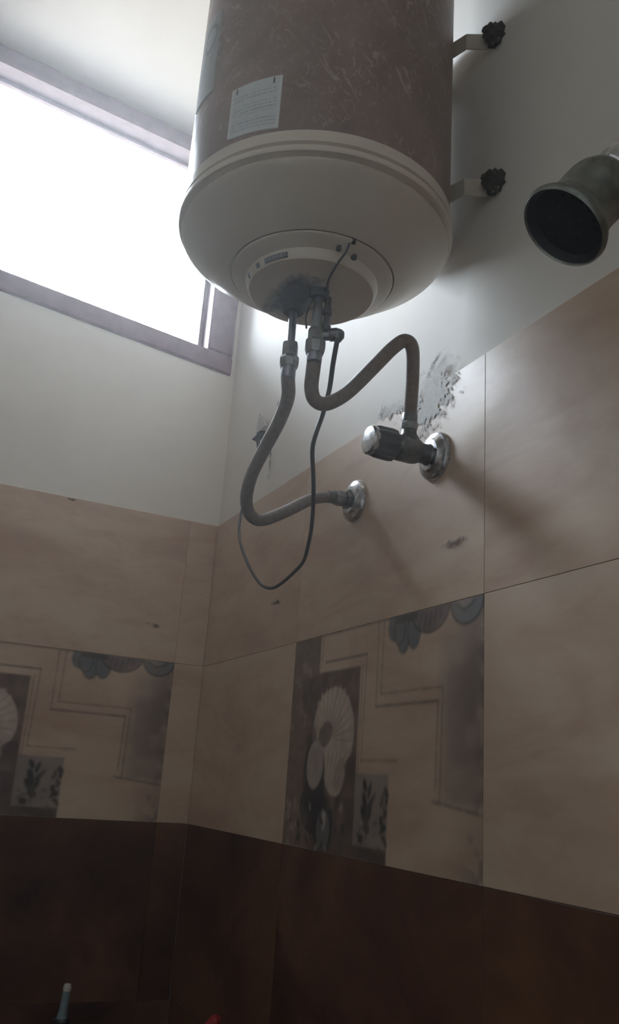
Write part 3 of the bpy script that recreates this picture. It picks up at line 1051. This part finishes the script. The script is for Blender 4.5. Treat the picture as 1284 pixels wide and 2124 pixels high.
escutcheon(av, VX, VZ, 0.107, M['chrome'])
bm = bmesh.new()
lathe(bm, U(VX, 0, VZ), OUT, [(0, 0.010), (0.048 * S, 0.010), (0.048 * S, 0.045 * S), (0.043 * S, 0.05 * S), (0.043 * S, 0.085 * S), (0.052 * S, 0.10 * S), (0.056 * S, 0.12 * S), (0.056 * S, 0.19 * S), (0.048 * S, 0.205 * S), (0, 0.205 * S)], 32)
lathe(bm, U(VX, -0.14, VZ), (0, 0, 1), [(0, 0), (0.047 * S, 0), (0.045 * S, 0.05 * S), (0.034 * S, 0.068 * S), (0.031 * S, 0.10 * S), (0, 0.10 * S)], 28)
obj('valve_body', bm, M['dchrome'], av)
bm = bmesh.new()
lathe(bm, U(VX, 0, VZ), OUT, [(0, 0.200 * S), (0.050 * S, 0.200 * S), (0.066 * S, 0.213 * S), (0.070 * S, 0.235 * S), (0.068 * S, 0.300 * S), (0.062 * S, 0.317 * S), (0, 0.317 * S)], 72, (9, 0.10))
obj('knob', bm, M['knob'], av)
bm = bmesh.new()
lathe(bm, U(VX, 0, VZ), OUT, [(0, 0.310 * S), (0.061 * S, 0.310 * S), (0.062 * S, 0.327 * S), (0.055 * S, 0.335 * S), (0.03 * S, 0.339 * S), (0, 0.340 * S)], 40)
obj('knob_cap', bm, M['chrome'], av)['label'] = 'chrome end cap of the knob'

# ------------------------------------------------------------------ lower outlet in the wall
FX, FZ = 2.029, 1.634
wo = thing('pipe_outlet', 'small chrome wall flange where the looped hose ends', 'pipe fitting', U(FX, 0, FZ))
escutcheon(wo, FX, FZ, 0.106, M['chrome'])
bm = bmesh.new()
lathe(bm, U(FX, 0, FZ), OUT, [(0, 0.010), (0.050 * S, 0.010), (0.050 * S, 0.055 * S), (0.043 * S, 0.062 * S), (0.034 * S, 0.062 * S), (0.034 * S, 0.085 * S), (0, 0.085 * S)], 6)
obj('hex_nipple', bm, M['dchrome'], wo, smooth=0)

# ------------------------------------------------------------------ shower head at the right
fc = U(4.3624, -0.7828, 1.4816)
sa = Vector((0.18333, 0.57109, 0.80015)).normalized()
sh = thing('shower_head', 'chrome bell-shaped shower head with black face, tilted towards the window', 'shower head', U(4.605, 0, 2.515))
bm = bmesh.new()
k = S
lathe(bm, fc, sa, [(0.0, 0.046 * k), (0.086 * k, 0.046 * k), (0.0945 * k, 0.003 * k), (0.097 * k, 0.0), (0.101 * k, 0.004 * k), (0.102 * k, 0.014 * k), (0.098 * k, 0.024 * k), (0.088 * k, 0.040 * k), (0.081 * k, 0.060 * k), (0.077 * k, 0.085 * k),
                   (0.078 * k, 0.110 * k), (0.078 * k, 0.135 * k), (0.074 * k, 0.160 * k), (0.064 * k, 0.182 * k), (0.050 * k, 0.195 * k), (0.040 * k, 0.20 * k), (0, 0.20 * k)], 64)
obj('bell', bm, chrome_mat('dull_chrome', (0.23, 0.24, 0.22), 0.30, 0.35), sh, smooth=40)
bm = bmesh.new()
lathe(bm, fc, sa, [(0.0, 0.022 * k), (0.084 * k, 0.024 * k), (0.0935 * k, 0.005 * k), (0.085 * k, 0.045 * k), (0, 0.045 * k)], 48)
x_, y_, a_ = basis(sa)
for ring, cnt in ((0.022, 6), (0.044, 12), (0.066, 18)):
    for i in range(cnt):
        th = 2 * math.pi * i / cnt
        lathe(bm, fc + a_ * 0.025 * k + (x_ * math.cos(th) + y_ * math.sin(th)) * ring * k, -sa, [(0.004 * k, 0), (0.003 * k, 0.006 * k), (0, 0.006 * k)], 6)
obj('spray_face', bm, M['rubber'], sh)
bm = bmesh.new()
lathe(bm, fc, sa, [(0, 0.19 * k), (0.050 * k, 0.195 * k), (0.053 * k, 0.205 * k), (0.053 * k, 0.275 * k), (0.045 * k, 0.285 * k), (0, 0.285 * k)], 10)
obj('swivel_nut', bm, M['chrome'], sh, smooth=0)
bm = bmesh.new()
e0 = fc + sa * 0.28 * k
e1 = fc + sa * 0.75 * k
tube(bm, spline([e0, fc + sa * 0.5 * k, e1, fc + sa * 1.1 * k, U(4.60, -0.10, 2.50), U(4.605, -0.005, 2.515)], 6), 0.036 * k, 16)
obj('shower_arm', bm, M['chrome'], sh)
escutcheon(sh, 4.605, 2.515, 0.10, M['chrome'])

# ------------------------------------------------------------------ thin haze added to imitate lens glare around the window
hm = bpy.data.materials.new('glare_volume')
hm.use_nodes = True
hm.node_tree.nodes.remove(hm.node_tree.nodes['Principled BSDF'])
hv = hm.node_tree.nodes.new('ShaderNodeVolumeScatter')
hv.inputs['Density'].default_value = 0.045
hv.inputs['Anisotropy'].default_value = 0.68
hm.node_tree.links.new(hv.outputs[0], hm.node_tree.nodes['Material Output'].inputs['Volume'])
bm = bmesh.new()
box(bm, U(-0.30, REC + 0.006, ZF - 0.006), U(XF + 0.006, YB - 0.006, ZC + 0.006))
slope(bm)
hz = tag(obj('added_glare_haze', bm, hm, smooth=0), 'faint haze added to the room air, imitating lens glare around the window', 'haze', kind='stuff')

# ------------------------------------------------------------------ shelf, bottle and tube at the foot of the picture
SZ = -1.40
shf = thing('corner_shelf', 'dark corner shelf on brown tiles holding the nozzle bottle and red tube', 'shelf', U(0, 0, SZ - 0.06))
bm = bmesh.new()
extrude_poly(bm, [U(0.002, -0.002, SZ - 0.06), U(1.25, -0.002, SZ - 0.06), U(1.15, -0.45, SZ - 0.06), U(0.75, -0.85, SZ - 0.06), U(0.40, -1.12, SZ - 0.06), U(0.002, -1.15, SZ - 0.06)], (0, 0, 0.06 * S))
obj('shelf_board', bm, M['shelf'], shf, smooth=0)
for a, b in (((0.002, -0.95), (0.10, -0.90)), ((0.95, -0.10), (1.00, -0.002))):
    bm = bmesh.new()
    box(bm, U(a[0], a[1], SZ - 0.20), U(b[0], b[1], SZ - 0.06), 0.002)
    obj('shelf_bracket', bm, M['shelf'], shf, smooth=0)
bt = thing('nozzle_bottle', 'dark bottle with a blue-grey nozzle and pale tip, standing near brown tiles', 'bottle', U(0.35, -0.735, SZ))
bo = U(0.35, -0.735, SZ)
up = Vector((0.0, 0.028, 0.55)).normalized()
bm = bmesh.new()
lathe(bm, bo, (0, 0, 1), [(0, 0), (0.075 * S, 0), (0.085 * S, 0.01 * S), (0.085 * S, 0.26 * S), (0.07 * S, 0.32 * S), (0.05 * S, 0.34 * S), (0, 0.34 * S)], 32)
obj('bottle_body', bm, M['bottle'], bt)
bm = bmesh.new()
lathe(bm, bo, up, [(0, 0.335 * S), (0.046 * S, 0.335 * S), (0.046 * S, 0.40 * S), (0.036 * S, 0.41 * S), (0, 0.41 * S)], 24)
obj('bottle_cap', bm, M['bottle'], bt)
bm = bmesh.new()
lathe(bm, bo, up, [(0, 0.40 * S), (0.031 * S, 0.40 * S), (0.023 * S, 0.45 * S), (0.021 * S, 0.545 * S), (0, 0.545 * S)], 20)
obj('nozzle', bm, M['bluegrey'], bt)
bm = bmesh.new()
lathe(bm, bo, up, [(0, 0.54 * S), (0.021 * S, 0.54 * S), (0.023 * S, 0.56 * S), (0.017 * S, 0.575 * S), (0, 0.578 * S)], 16)
obj('nozzle_tip', bm, M['tipwhite'], bt)
rt = thing('red_tube', 'red plastic tube leaning against the brown tiles in the corner', 'tube', U(0.62, -0.30, SZ))
r0, r1 = U(0.62, -0.30, SZ + 0.022), U(0.93, -0.050, -0.878)
ra = r1 - r0
rl = ra.length
bm = bmesh.new()
lathe(bm, r0, ra, [(0, 0), (0.030 * S, 0), (0.045 * S, 0.01 * S), (0.042 * S, rl * 0.78), (0.040 * S, rl * 0.80), (0, rl * 0.80)], 24)
obj('tube_body', bm, M['red'], rt)
bm = bmesh.new()
lathe(bm, r0, ra, [(0, rl * 0.79), (0.034 * S, rl * 0.79), (0.030 * S, rl * 0.97), (0.020 * S, rl), (0, rl)], 20)
obj('tube_cap', bm, M['red'], rt)
